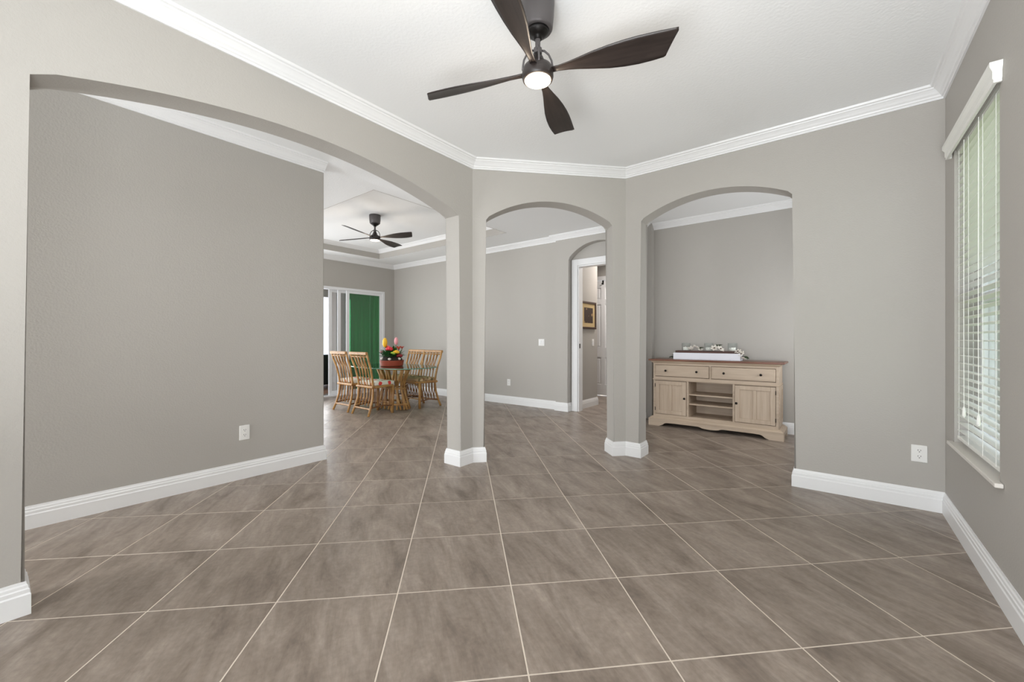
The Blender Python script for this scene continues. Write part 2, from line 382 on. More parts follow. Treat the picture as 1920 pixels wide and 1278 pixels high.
# ------------------------------------------------------------------ crown mouldings and baseboards
CR = [(0, 2.668), (.010, 2.668), (.012, 2.680), (.020, 2.683), (.024, 2.692), (.033, 2.700), (.041, 2.711), (.052, 2.722), (.060, 2.727), (.062, 2.734), (.074, 2.737), (.080, 2.7499), (0, 2.7499)]
BBP = [(0, 0), (.016, 0), (.016, .082), (.0125, .088), (.0125, .103), (.009, .107), (.008, .118), (.0045, .124), (.003, .134), (0, .134)]
def crown(name, path, closed=False, prof=CR):
    bm = new(); sweep(bm, prof, path, closed); return struct(obj(name, bm, M['trim']))
def base(name, path, closed=False):
    bm = new(); sweep(bm, BBP, path, closed); return struct(obj(name, bm, M['trim']))
v1, v2 = tuple(V1), tuple(V2)
crown('trim_2', [(XA, YR), v1, v2, (XW, YC), (XW, YR)], True)
v1b = (XA-T, V1.y+T*tan(angM)); v2b = (V2.x-T*tan(angC), YC+T)
crown('trim_3', [(XLb, YLe), (XLb, YR), (XS, YR), (XS, YF), (-3.46, YF), (-3.46, NF), (-2.12, NF), (-2.12, YB), (XW, YB), (XW, YC+T), v2b, v1b, (XA-T, YR), (XL, YR), (XL, YLe)])
TR = [(d*.8, TZ-.0001-(ZC-z)*.8) for d, z in CR]
crown('trim_4', [(TX0+e, TY0+e), (TX0+e, TY1-e), (TX1-e, TY1-e), (TX1-e, TY0+e)], True, TR)
mp1, mp2 = V1+DM*.112, V1+DM*1.351
base('baseboard_left', [(XA, YR), (XA, .09), (XA-T, .09), (XA-T, YR)])
base('baseboard_left_pillar', [(XA, 2.562), v1, tuple(mp1), tuple(mp1+NM*T), v1b, (XA-T, 2.562)], True)
base('baseboard_right_pillar', [tuple(mp2), v2, (-1.449, YC), (-1.449, YC+T), v2b, tuple(mp2+NM*T)], True)
base('baseboard_right', [(XW, YC+T), (-.243, YC+T), (-.243, YC), (XW, YC), (XW, YR)])
base('baseboard_corridor', [(XL, YR), (XL, YLe), (XLb, YLe), (XLb, YR)])
base('baseboard_far', [(XS, DY1+.06), (XS, YF), (-3.46, YF), (-3.46, NF), (-3.245, NF), (-3.245, NB)])
base('baseboard_dining', [(-2.25, NB), (-2.25, NF), (-2.12, NF), (-2.12, YB), (XW, YB), (XW, YC+T)])
base('baseboard_hall', [(-3.2, 5.77), (-3.2, 6.44), (-3.32, 6.44), (-3.32, 5.77)])

# ------------------------------------------------------------------ floor: grout bed with single tiles
bm = new(); box(bm, XS-.2, X2, YR-.15, 6.0, -.12, -.0012); box(bm, -5.1, -1.9, 6.0, 7.7, -.12, -.0012)
floor = struct(obj('floor', bm, M['grout']))
TS = .4494*1.119; TA = math.radians(45.0)
g0x, g0y = (-1.159-2*0, 1.467)   # a tile corner, column 2 row 0
ex = Vector((math.cos(TA), math.sin(TA))); ey = Vector((-math.sin(TA), math.cos(TA)))
O = Vector((g0x, g0y))-ex*TS*2
GAP = .0026
def tile_bm(bm, c):
    h = TS/2-GAP; b = .0012
    rot = Matrix.Translation((c.x, c.y, 0)) @ Matrix.Rotation(TA, 4, 'Z')
    lo = [bm.verts.new(rot @ Vector((x, y, -.009))) for x, y in ((-h, -h), (h, -h), (h, h), (-h, h))]
    md = [bm.verts.new(rot @ Vector((x, y, -.001))) for x, y in ((-h, -h), (h, -h), (h, h), (-h, h))]
    k = h-b
    hi = [bm.verts.new(rot @ Vector((x, y, 0))) for x, y in ((-k, -k), (k, -k), (k, k), (-k, k))]
    bm.faces.new(hi)
    for i in range(4):
        bm.faces.new((lo[i], lo[(i+1) % 4], md[(i+1) % 4], md[i])); bm.faces.new((md[i], md[(i+1) % 4], hi[(i+1) % 4], hi[i]))
bm = new(); tile_bm(bm, Vector((0, 0))); bmesh.ops.recalc_face_normals(bm, faces=bm.faces)
tm = bpy.data.meshes.new('tile'); bm.to_mesh(tm); bm.free(); tm.materials.append(M['tile'])
cand, rest = [], []
def in_house(c, m=.32):
    if XS+.0 < c.x < XW+.02 and YR < c.y < YF+.02: return True
    if -2.2 < c.x < XW and YF <= c.y < YB+.0: return True
    if -4.9 < c.x < -2.1 and YF <= c.y < 7.5: return True
    return False
for i in range(-26, 30):
    for j in range(-26, 30):
        c = O+ex*TS*(i+.5)+ey*TS*(j+.5)
        r = TS*.72
        ok = any(in_house(c+Vector(q)*r*.98) for q in ((0, 0), (1, 0), (-1, 0), (0, 1), (0, -1)))
        if not ok: continue
        if c.x > X2-.36 and False: continue
        vis = 0
        for q in ((0, 0), (.9, 0), (-.9, 0), (0, .9), (0, -.9)):
            p = to_px(c.x+q[0]*r, c.y+q[1]*r)
            if p and -10 < p[0] < 1930 and p[1] < 1290: vis = 1; dep = p[2]; break
        hid = (c.x < XLb-.3 and (c.y < 1.2 or to_px(c.x, c.y) and to_px(c.x, c.y)[0] < 590))
        (cand.append((dep, c)) if vis and not hid else rest.append(c))
cand.sort(key=lambda t: t[0])
extra = [c for _, c in cand[295:]]; cand = cand[:295]; rest += extra
for _, c in cand:
    o = bpy.data.objects.new('tile', tm); o.location = (c.x, c.y, 0); COL.objects.link(o); o.parent = floor
bm = new()
for c in rest: tile_bm(bm, c)
o = obj('far_tile', bm, M['tile'], floor); o['kind'] = 'stuff'

# ------------------------------------------------------------------ window with blind
win = struct(thing('window_1', 'narrow white framed window behind a horizontal slat blind', 'window'))
del win['category']
bm = new(); a, b_ = XW+.10, XW+.16
for y0, y1, z0, z1 in ((WY0, WY0+.045, WZ0+.02, WZ1), (WY1-.045, WY1, WZ0+.02, WZ1), (WY0+.045, WY1-.045, WZ0+.02, WZ0+.075), (WY0+.045, WY1-.045, WZ1-.05, WZ1), (WY0+.045, WY1-.045, 1.33, 1.38)): box(bm, a, b_, y0, y1, z0, z1)
obj('window_frame', bm, M['alu'], win, bevel=.003)
for z0, z1 in ((WZ0+.075, 1.33), (1.38, WZ1-.05)):
    cbox('pane', (XW+.125, XW+.131, WY0+.045, WY1-.045, z0, z1), M['glass'], win)
bm = new(); box(bm, XW-.028, X2-.1, WY0+.001, WY1-.001, WZ0+.0005, WZ0+.02); box(bm, XW-.028, XW-.0005, WY0-.06, WY0+.001, WZ0+.0005, WZ0+.02); box(bm, XW-.028, XW-.0005, WY1-.001, WY1+.03, WZ0+.0005, WZ0+.02)
obj('window_sill', bm, M['sill'], win, bevel=.004)
bl = thing('window_blind', 'white horizontal slat blind with wide valance hanging in the window on the right wall', 'blind', (0, 0, 0))
BX, by0, by1 = XW+.034, WY0+.012, WY1-.02
NS = 38; zt, zb = 2.205, .585
tilt = math.radians(6)
bm = new(); R_ = Matrix.Rotation(tilt, 4, 'Y'); prof = [(-.025, 0), (-.0125, .0022), (0, .003), (.0125, .0022), (.025, 0)]
lo_, hi_ = [], []
for yy in (by0, by1):
    lo_.append([bm.verts.new(R_ @ Vector((x, yy, z-.0013))) for x, z in prof]); hi_.append([bm.verts.new(R_ @ Vector((x, yy, z+.0013))) for x, z in prof])
for i in range(4):
    bm.faces.new((lo_[0][i], lo_[0][i+1], lo_[1][i+1], lo_[1][i])); bm.faces.new((hi_[0][i], hi_[1][i], hi_[1][i+1], hi_[0][i+1]))
for k in (0, 1):
    for i in range(4): bm.faces.new((lo_[k][i], lo_[k][i+1], hi_[k][i+1], hi_[k][i]))
for i in (0, 4): bm.faces.new((lo_[0][i], lo_[1][i], hi_[1][i], hi_[0][i]))
s0 = obj('slat', bm, M['blind'], bl); s0.location = (BX, 0, zb)
for i in range(1, NS):
    o = s0.copy(); COL.objects.link(o); o.parent = bl; o.location = (BX, 0, zb+(zt-zb)*i/(NS-1))
bm = new(); box(bm, BX-.026, BX+.026, by0, by1, .535, .556); obj('bottom_rail', bm, M['blind'], bl, bevel=.004)
bm = new(); box(bm, BX-.027, BX+.027, by0, by1, 2.214, 2.239); obj('head_rail', bm, M['blind'], bl)
# valance with a moulded face and returns
bm = new()
vp = [(0, 2.215), (.012, 2.215), (.012, 2.226), (.016, 2.232), (.016, 2.262), (.020, 2.270), (.026, 2.280), (.026, 2.300), (0, 2.300)]
sweep(bm, vp, [(XW-.001, 3.60), (XW-.014, 3.60), (XW-.014, 2.665), (XW-.001, 2.665)]); obj('valance', bm, M['blind'], bl)
cy = [by0+.07, by0+.28, by0+.55, by1-.06]
for y in cy:
    for x in (BX-.028, BX+.028):
        bm = new(); tube(bm, [(x, y, 2.214), (x, y, .55)], .0012, 5); obj('ladder_cord', bm, M['cord'], bl)
for y in (by0+.31, by0+.60):
    bm = new(); tube(bm, [(BX-.036, y, 2.214), (BX-.037, y, 1.2), (BX-.036, y, .75)], .0018, 5); lathe(bm, [(.002, .75), (.006, .74), (.008, .70), (.003, .69)], (BX-.036, y, 0), 8)
    obj('pull_cord', bm, M['cord'], bl)

# ------------------------------------------------------------------ outlets and switches
def plate(name, label, cat, pos, face, w_=.072, h_=.116, kind='outlet'):
    """face: rotation about z so that local -Y looks out of the wall"""
    t = thing(name, label, cat, pos, face)
    bm = new(); box(bm, -w_/2, w_/2, -.006, 0, -h_/2, h_/2); obj('wall_plate', bm, M['plate'], t, bevel=.003)
    if kind == 'outlet':
        for dz in (.0195, -.0195):
            bm = new(); lathe(bm, [(.0165, 0), (.0165, .003)], (0, 0, 0), 20)
            for v in bm.verts: v.co = Vector((v.co.x, -.006-v.co.z, max(-.0135, min(.0135, v.co.y))+dz))
            rc = obj('receptacle', bm, M['plate'], t)
            bm = new()
            for sx in (-.0065, .0065): box(bm, sx-.0013, sx+.0013, -.0096, -.0088, dz, dz+.008)
            tube(bm, [(0, -.0088, dz-.007), (0, -.0097, dz-.007)], .0028, 8); obj('slot', bm, M['slot'], rc)
    elif kind == 'switch':
        n = 2 if w_ > .1 else 1
        for i in range(n):
            x = (i-(n-1)/2)*.046
            bm = new(); box(bm, x-.017, x+.017, -.010, -.005, -.033, .033); obj('rocker', bm, M['trim'], t, bevel=.002)
    return t
plate('outlet', 'white outlet plate low on the right wall beside the window', 'outlet', (.440, YC, .364), 0, .078, .112)
plate('outlet', 'white outlet plate low on the long grey wall inside the big left arch', 'outlet', (XL, 1.272, .368), PI/2, .074, .118)
plate('outlet', 'small white outlet low on the far wall seen through the middle arch', 'outlet', (-4.45, YF, .372), 0, .072, .112)
plate('light_switch', 'square white double light switch on the far wall through the middle arch', 'switch', (-3.768, YF, 1.068), 0, .116, .112, 'switch')
plate('light_switch', 'single white light switch on the hall wall below the framed picture', 'switch', (-3.2, 6.275, 1.065), PI/2, .072, .116, 'switch')

# ------------------------------------------------------------------ hall door casing, door, picture
cs = struct(thing('door_1', 'white cased doorway set in the arched niche', 'door')); del cs['category']
bm = new()
cp = [(0, 0), (.0, .018), (.012, .022), (.07, .016), (.095, .012), (.095, 0)]
for sx, x in ((1, -3.13), (-1, -2.34)):
    a, b_ = sorted((x, x-sx*.095)); box(bm, a, b_, NB-.02, NB, 0, 2.355)
box(bm, -3.13, -2.34, NB-.02, NB, 2.26, 2.355)
for sx, x in ((1, -3.13), (-1, -2.34)):
    a, b_ = sorted((x, x-sx*.02)); a2, b2 = sorted((x-sx*.075, x-sx*.095)); box(bm, a2, b2, NB-.027, NB-.02, 0, 2.355)
obj('casing', bm, M['trim'], cs, bevel=.004)
bm = new()
box(bm, -3.135, -3.115, NB, 5.762, 0, 2.26); box(bm, -2.355, -2.335, NB, 5.762, 0, 2.26); box(bm, -3.115, -2.355, NB, 5.762, 2.24, 2.262)
obj('jamb', bm, M['trim'], cs)
bm = new(); box(bm, -3.1155, -3.1125, NB+.015, NB+.05, .98, 1.05); obj('strike_plate', bm, M['bronze'], cs)
dr = struct(thing('door_2', 'white six panel door at the end of the hall', 'door', (-3.6, 7.5, 0))); del dr['category']
bm = new()
ph, pw = [(.224, .762), (.956, 1.81), (1.91, 2.14)], [(-.33, -.045), (.045, .33)]
zs = [0, .224, .762, .956, 1.81, 1.91, 2.14, 2.28]; xs = [-.41, -.33, -.045, .045, .33, .41]
for zi in range(7):
    for xi in range(5):
        rec = zi in (1, 3, 5) and xi in (1, 3)
        box(bm, xs[xi], xs[xi+1], .012 if rec else 0, .04, zs[zi]+(.012 if zi == 0 else 0), zs[zi+1])
obj('door_leaf', bm, M['trim'], dr)
for z0, z1 in ph:
    for x0, x1 in pw:
        bm = new(); box(bm, x0+.03, x1-.03, .004, .013, z0+.03, z1-.03); obj('panel', bm, M['trim'], dr, bevel=.006)
bm = new()
box(bm, -.50, -.415, -.018, 0, 0, 2.365); box(bm, .415, .50, -.018, 0, 0, 2.365); box(bm, -.415, .415, -.018, 0, 2.285, 2.365)
obj('casing', bm, M['trim'], dr, bevel=.004)
bm = new(); lathe(bm, [(.03, 0), (.03, .006), (.011, .01), (.011, .035), (.027, .045), (.03, .06), (.02, .072)], (0, 0, 0), 16)
for v in bm.verts: v.co = Vector((-.36+v.co.x, -v.co.z, .96+v.co.y))
obj('door_knob', bm, M['bronze'], dr, smooth=True)
t = thing('door_hook', 'small black hook hung over the top of the white hall door', 'hook', (-3.6, 7.5, 0))
bm = new(); box(bm, -.014, .014, -.004, -.001, 2.20, 2.28); box(bm, -.014, .014, -.004, .02, 2.2805, 2.2835); obj('strap', bm, M['bdark'], t)
bm = new(); tube(bm, [(0, -.004, 2.24), (0, -.02, 2.215), (0, -.04, 2.205), (0, -.05, 2.225)], .009, 8); obj('hook_arm', bm, M['bdark'], t)

t = thing('framed_picture', 'dark wooden framed picture with beige mat hanging on the hall wall', 'picture', (-3.2, 6.10, 1.512), PI/2)
bm = new(); W_, H_ = .26, .225
for x0, x1, z0, z1 in ((-W_, W_, H_-.035, H_), (-W_, W_, -H_, -H_+.035), (-W_, -W_+.035, -H_+.035, H_-.035), (W_-.035, W_, -H_+.035, H_-.035)): box(bm, x0, x1, -.026, -.001, z0, z1)
obj('frame', bm, M['picframe'], t, bevel=.005)
bm = new(); box(bm, -W_+.033, W_-.033, -.012, -.001, -H_+.033, H_-.033); obj('picture_mat', bm, M['mat'], t)
bm = new(); box(bm, -.15, .15, -.0145, -.012, -.125, .125); obj('print', bm, M['print'], t)

# ------------------------------------------------------------------ ceiling fans
BL = [(.05, -.017, .017), (.10, -.015, .014), (.15, -.021, .018), (.20, -.031, .027), (.26, -.044, .040), (.33, -.055, .054), (.40, -.062, .062), (.46, -.065, .064), (.52, -.065, .061), (.565, -.064, .056)]
def fan(label, loc, drop, R, ang, lens_power):
    """loc: point on the ceiling; drop: ceiling to blade plane"""
    t = thing('ceiling_fan', label, 'fan', loc, ang)
    k = R/.61
    hc = drop-.155*1.27*k-.002   # canopy height
    bm = new(); lathe(bm, [(.079*k, 0), (.079*k, -hc*.25), (.0765*k, -hc*.6), (.071*k, -hc*.93), (.066*k, -hc*.985), (.058*k, -hc)], n=40); obj('canopy', bm, M['bronze'], t, smooth=True)
    bm = new(); lathe(bm, [(.056*k, -hc+.001), (.05*k, -hc-.012), (.030*k, -hc-.026), (.019*k, -hc-.030), (.019*k, -hc-.04)], n=24); obj('canopy_collar', bm, M['bronze_dark'], t, smooth=True)
    bm = new(); tube(bm, [(0, 0, -hc-.03), (0, 0, -drop+.07)], .0125*k, 16)
    lathe(bm, [(.02*k, -drop+.115), (.02*k, -drop+.09)], n=16); obj('downrod', bm, M['bronze'], t, smooth=False)
    z = -drop
    bm = new(); lathe(bm, [(.018*k, z+.085), (.026*k, z+.072), (.036*k, z+.045), (.05*k, z+.034), (.066*k, z+.026), (.074*k, z+.008), (.075*k, z-.020), (.071*k, z-.034), (.066*k, z-.037)], n=40); obj('motor_housing', bm, M['black'], t, smooth=True)
    # open yoke loops rising from the housing to the rod
    for a in range(4):
        c, s = math.cos(a*PI/2+.35), math.sin(a*PI/2+.35)
        bm = new(); tube(bm, [(c*q*k, s*q*k, z+h) for q, h in ((.012, .108), (.032, .105), (.052, .088), (.066, .060), (.071, .03), (.072, .012))], .0048*k, 8); obj('yoke', bm, M['bronze'], t, smooth=True)
    bm = new(); lathe(bm, [(.063*k, z-.036), (.062*k, z-.039), (.045*k, z-.042), (.02*k, z-.0435), (.001, z-.044)], n=40); obj('lamp_lens', bm, M['lens'], t, smooth=True)
    bm = new(); p = math.radians(18.5)
    rows = []
    def prow(r, a, b, n=8):
        up, dn = [], []
        for i in range(n+1):
            w_ = a+(b-a)*i/n; th = .0035*math.sin(PI*(.12+.76*i/n))+.0012
            tw = p*min(1, max(.25, (r-.05)/.09)); camber = .006*math.sin(PI*i/n)
            for L_, s in ((up, 1), (dn, -1)):
                y = w_; zz = s*th+camber
                rr = r
                L_.append(((rr)*k, (y*math.cos(tw)-zz*math.sin(-tw))*k, (-y*math.sin(tw)+zz*math.cos(tw))*k+z+.002))
        return up, dn
    for r, a, b in BL: rows.append(prow(r, a, b))
    # slanted tip: lead (negative w) side reaches further
    def tiprow(f0):
        up, dn = [], []
        for i in range(9):
            q = i/8; w_ = -.063+.116*q; r = .565+(.630-.565)*f0*(1-q*.88)
            if i == 0: r -= .008*f0
            th = (.0035*math.sin(PI*(.12+.76*q))+.0012)*(1-.4*f0); camber = .006*math.sin(PI*q)
            for L_, s in ((up, 1), (dn, -1)):
                zz = s*th+camber; L_.append((r*k, (w_*math.cos(p)+zz*math.sin(p))*k, (-w_*math.sin(p)+zz*math.cos(p))*k+z+.002))
        return up, dn
    rows.append(tiprow(.8)); rows.append(tiprow(1.0))
    U = [[bm.verts.new(v) for v in r[0]] for r in rows]; D = [[bm.verts.new(v) for v in r[1]] for r in rows]
    for i in range(len(rows)-1):
        for j in range(8):
            bm.faces.new((U[i][j], U[i][j+1], U[i+1][j+1], U[i+1][j])); bm.faces.new((D[i][j], D[i+1][j], D[i+1][j+1], D[i][j+1]))
        for j in (0, 8): bm.faces.new((U[i][j], U[i+1][j], D[i+1][j], D[i][j]))
    for i in (0, -1):
        for j in range(8): bm.faces.new((U[i][j], U[i][j+1], D[i][j+1], D[i][j]))
    b0 = obj('blade', bm, M['black'], t, smooth=True)
    for a in range(1, 4):
        o = b0.copy(); COL.objects.link(o); o.parent = t; o.rotation_euler = (0, 0, a*PI/2)
    ld = bpy.data.lights.new('fan_lamp', 'POINT'); ld.energy = lens_power; ld.color = (1, .84, .66); ld.shadow_soft_size = .055
    lo = bpy.data.objects.new('fan_lamp', ld); COL.objects.link(lo); lo.location = (loc[0], loc[1], loc[2]-drop-.11)
    return t
fan('dark bronze four blade ceiling fan with lit round lamp in the nearest room', (-1.114, 1.617, ZC), .361, .61, math.radians(18.95), 4)
fan('black four blade ceiling fan above the rattan table in the far room', (-5.254, 3.463, TZ), .327, .62, math.radians(21.25), 5)

# ------------------------------------------------------------------ sliding glass door of the great room
sl = struct(thing('door_3', 'white framed sliding glass doors stacked beside a green tinted panel', 'door')); del sl['category']
bm = new()
box(bm, XS-.14, XS+.01, DY1-.06, DY1, 0, DZ); box(bm, XS-.14, XS+.01, DY0, DY0+.06, 0, DZ); box(bm, XS-.14, XS+.01, DY0+.06, DY1-.06, DZ-.05, DZ); box(bm, XS-.14, XS+.01, DY0+.06, DY1-.06, -.002, .02)
obj('door_frame', bm, M['alu'], sl, bevel=.003)
def panel(y0, y1, x, g, m):
    bm = new(); zt_ = DZ-.05; st = .06
    for a, b, c, d in ((y0, y0+st, .02, zt_), (y1-st, y1, .02, zt_), (y0+st, y1-st, .02, .10), (y0+st, y1-st, zt_-.05, zt_)): box(bm, x-.018, x+.018, a, b, c, d)
    f = obj('sliding_panel', bm, M['alu'], sl, bevel=.003)
    cbox('pane', (x-.004, x+.004, y0+st, y1-st, .10, zt_-.05), M[m], f)
panel(4.448, DY1-.06, XS-.02, .1, 'greenglass')
panel(4.285, 5.20, XS-.062, .1, 'glass')
panel(4.125, 5.10, XS-.104, .1, 'glass')

# lanai outside
bm = new(); box(bm, -12.5, XS-.2, -2, 8, -.12, -.01); struct(obj('floor_lanai', bm, M['paving']))
bm = new(); box(bm, -11.0, XS-.2, -2, 8, 2.55, 2.7); struct(obj('ceiling_lanai', bm, M['pergola']))
bm = new(); box(bm, -10.9, -10.7, -2, 8, 2.25, 2.55); box(bm, -9.2, -9.1, -2, 8, 2.44, 2.55)
for y in (0.4, 3.2, 7.6): box(bm, -10.9, -10.7, y, y+.2, -.01, 2.25)
struct(obj('trim_5', bm, M['alu']))
bm = new(); box(bm, -10.6, XS-.2, 6.6, 6.75, 0, 2.55); struct(obj('wall_lanai', bm, M['wall']))
bm = new(); box(bm, -8.75, -8.52, 4.66, 4.90, -.01, 2.55); struct(obj('trim_6', bm, M['wall']))
# green gathered curtain added beyond the tinted panel for the green in its glass
bm = new(); n = 90; y0, y1 = 4.95, 6.5; fr = []
for side in (0, 1):
    for z in (.03, 2.3):
        fr.append([bm.verts.new((-8.45+.03*math.sin(i*.95)+.012*math.sin(i*2.3)+side*.004, y0+(y1-y0)*i/n, z)) for i in range(n+1)])
for i in range(n):
    bm.faces.new((fr[0][i], fr[0][i+1], fr[1][i+1], fr[1][i])); bm.faces.new((fr[2][i], fr[2][i+1], fr[3][i+1], fr[3][i]))
    for a, b in ((0, 2), (1, 3)): bm.faces.new((fr[a][i], fr[a][i+1], fr[b][i+1], fr[b][i]))
for i in (0, n): bm.faces.new((fr[0][i], fr[1][i], fr[3][i], fr[2][i]))
cu = thing('backdrop', 'added green gathered curtain behind the tinted sliding panel', 'backdrop', (0, 0, 0))
obj('cloth', bm, M['backdrop'], cu, smooth=True)
bm = new(); tube(bm, [(-8.45, y0-.1, 2.33), (-8.45, y1+.1, 2.33)], .016, 8); obj('rod', bm, M['bdark'], cu)
for y in (y0-.05, y1+.05):
    bm = new(); tube(bm, [(-8.45, y, 2.33), (-8.45, y, 2.55)], .008, 6); obj('hanger', bm, M['bdark'], cu)
# black outdoor armchair left of the doors
ac = thing('outdoor_armchair', 'black outdoor armchair on brown paving seen past the open slider', 'armchair', (-9.6, 4.92, -.01), math.radians(-80))
for nm, b in (('seat', (-.36, .36, -.36, .36, .12, .42)), ('arm', (-.46, -.36, -.40, .40, .10, .62)), ('arm', (.36, .46, -.40, .40, .10, .62)), ('backrest', (-.46, .46, .36, .50, .10, .78))):
    cbox(nm, b, M['blackwicker'], ac, bevel=.02)
for x in (-.42, .42):
    for y in (-.36, .46): cbox('leg', (x-.02, x+.02, y-.02, y+.02, 0, .12), M['bdark'], ac)

# ------------------------------------------------------------------ buffet
bf = thing('buffet', 'washed oak buffet with walnut top, two drawers and two doors against the dining wall', 'buffet', (-1.18, 5.40, 0))
def bx(name, b, m, parent=bf, bevel=.002): return cbox(name, b, m, parent, bevel)
ZT = .862
# top slab and moulding under it
bx('top', (-.752, .752, -.035, .405, ZT-.022, ZT), M['btop'], bevel=.006)
bm = new(); sweep(bm, [(-.02, .81), (.004, .81), (.008, .818), (.018, .822), (.026, .832), (.030, .8395), (-.02, .8395)], [(.695, .39), (.695, 0), (-.695, 0), (-.695, .39)][::-1]) ; 
obj('cornice', bm, M['bwood'], bf)
# carcass: sides, back, dividers, rails
bm = new()
box(bm, -.695, -.675, 0.005, .39, .115, .81); box(bm, .675, .695, 0.005, .39, .115, .81)
box(bm, -.675, .675, .38, .39, .115, .81); box(bm, -.675, .675, .012, .38, .60, .612)
box(bm, -.675, .675, 0.012, .38, .135, .150)
box(bm, -.275, -.257, 0.012, .38, .15, .60); box(bm, .237, .255, .012, .38, .15, .60)
box(bm, -.675, .675, .012, .38, .795, .81)
obj('carcass', bm, M['bwood'], bf)
bm = new()
box(bm, -.695, -.668, -.002, .014, .115, .81); box(bm, .668, .695, -.002, .014, .115, .81)
box(bm, -.668, .668, -.002, .012, .79, .81); box(bm, -.668, .668, -.002, .012, .588, .638); box(bm, -.668, .668, -.002, .012, .115, .152)
box(bm, -.016, .006, -.002, .012, .638, .79)
box(bm, -.279, -.257, -.002, .012, .152, .588); box(bm, .237, .259, -.002, .012, .152, .588)
obj('face_frame', bm, M['bwood'], bf, bevel=.0015)
bx('waist_moulding', (-.703, .703, -.010, .39, .596, .606), M['bwood'])
for x in (-.703, .695):
    bm = new(); box(bm, x, x+.008, .03, .07, .15, .59); box(bm, x, x+.008, .33, .38, .15, .59); box(bm, x, x+.008, .07, .33, .15, .20); box(bm, x, x+.008, .07, .33, .54, .59); obj('side_frame', bm, M['bwood'], bf)
# drawers
def drawer(x0, x1):
    d = bx('drawer', (x0, x1, -.012, .30, .643, .786), M['bwood'], bevel=.004)
    bx('drawer_field', (x0+.012, x1-.012, -.0155, -.012, .655, .774), M['bwood'], d, .003)
    for f_ in (.21, .79):
        x = x0+(x1-x0)*f_
        bm = new(); lathe(bm, [(.006, 0), (.006, .010), (.013, .016), (.014, .022), (.008, .028)], (0, 0, 0), 14)
        for v in bm.verts: v.co = Vector((x+v.co.x, -.015-v.co.z, .716+v.co.y))
        obj('knob', bm, M['bdark'], d, smooth=True)
drawer(-.664, -.020); drawer(.010, .664)
def bdoor(x0, x1, knobx, hinge):
    z0, z1 = .157, .583; s = .048
    bm = new()
    box(bm, x0, x0+s, -.012, .008, z0, z1); box(bm, x1-s, x1, -.012, .008, z0, z1); box(bm, x0+s, x1-s, -.012, .008, z0, z0+s); box(bm, x0+s, x1-s, -.012, .008, z1-s, z1)
    xm = (x0+x1)/2; box(bm, xm-.016, xm+.016, -.010, .008, z0+s, z1-s); box(bm, x0+s, xm-.016, -.001, .006, z0+s, z1-s); box(bm, xm+.016, x1-s, -.001, .006, z0+s, z1-s)
    d = obj('door', bm, M['bwoodv'], bf, bevel=.002)
    bm = new(); lathe(bm, [(.006, 0), (.006, .010), (.013, .016), (.014, .022), (.008, .028)], (0, 0, 0), 14)
    for v in bm.verts: v.co = Vector((knobx+v.co.x, -.012-v.co.z, .375+v.co.y))
    obj('knob', bm, M['bdark'], d, smooth=True)
    for z in (z0+.06, z1-.06):
        bm = new(); tube(bm, [(hinge, -.014, z-.022), (hinge, -.014, z+.022)], .004, 8); obj('hinge', bm, M['bdark'], d)
bdoor(-.664, -.283, -.300, -.667); bdoor(.263, .664, .280, .667)
for z in (.306, .425): bx('shelf', (-.257, .237, .02, .38, z-.008, z+.008), M['bwood'])
# plinth with scalloped feet
bm = new()
sc = [(-.745, 0), (-.745, .085), (.745, .085), (.745, 0), (.61, 0), (.59, .008), (.565, .018), (.545, .036), (.52, .046), (.45, .050), (.14, .050), (.115, .046), (.095, .036), (.06, .030), (.0, .027), (-.06, .030), (-.095, .036), (-.115, .046), (-.14, .050), (-.45, .050), (-.52, .046), (-.545, .036), (-.565, .018), (-.59, .008), (-.61, 0)]
fa = [bm.verts.new((x, -.045, z)) for x, z in sc]; fb = [bm.verts.new((x, -.02, z)) for x, z in sc]
bm.faces.new(fa); bm.faces.new(fb[::-1])
for i in range(len(sc)): bm.faces.new((fa[i], fa[(i+1) % len(sc)], fb[(i+1) % len(sc)], fb[i]))
for s in (-1, 1):
    a, b = sorted((s*.72, s*.745)); box(bm, a, b, -.02, .10, 0, .085); box(bm, a, b, .28, .40, 0, .085); box(bm, a, b, .10, .28, .045, .085)
obj('plinth', bm, M['bwood'], bf)
bm = new(); sweep(bm, [(-.03, .085), (.048, .085), (.048, .092), (.034, .100), (.026, .110), (.010, .117), (-.03, .117)], [(-.695, .39), (-.695, 0), (.695, 0), (.695, .39)]); obj('base_moulding', bm, M['bwood'], bf)

# ------------------------------------------------------------------ centrepiece on the buffet
CXb, CYb = -1.262, 5.56
tr = thing('planter_box', 'long white rectangular planter box on top of the buffet', 'box', (CXb, CYb, ZT))
bm = new(); L2, W2 = .385, .075
for b in ((-L2, L2, -W2, -W2+.012, 0, .085), (-L2, L2, W2-.012, W2, 0, .085), (-L2, -L2+.012, -W2+.012, W2-.012, 0, .085), (L2-.012, L2, -W2+.012, W2-.012, 0, .085), (-L2+.012, L2-.012, -W2+.012, W2-.012, 0, .012)): box(bm, *b)
obj('box_body', bm, M['white'], tr, bevel=.002)
for s in (-1, 1):
    bm = new(); tube(bm, [(s*L2, -.03, .055), (s*(L2+.025), -.025, .052), (s*(L2+.03), 0, .048), (s*(L2+.025), .025, .052), (s*L2, .03, .055)], .004, 6); obj('handle', bm, M['bdark'], tr)
tb = cbox('wooden_tray', (-.365, .355, -.058, .058, .066, .112), M['traywood'], None, .004); tb.location = (CXb, CYb, ZT)
tag(tb, 'dark brown wooden candle block set in the white planter box', 'tray')
NMS = ('leftmost', 'middle', 'rightmost')
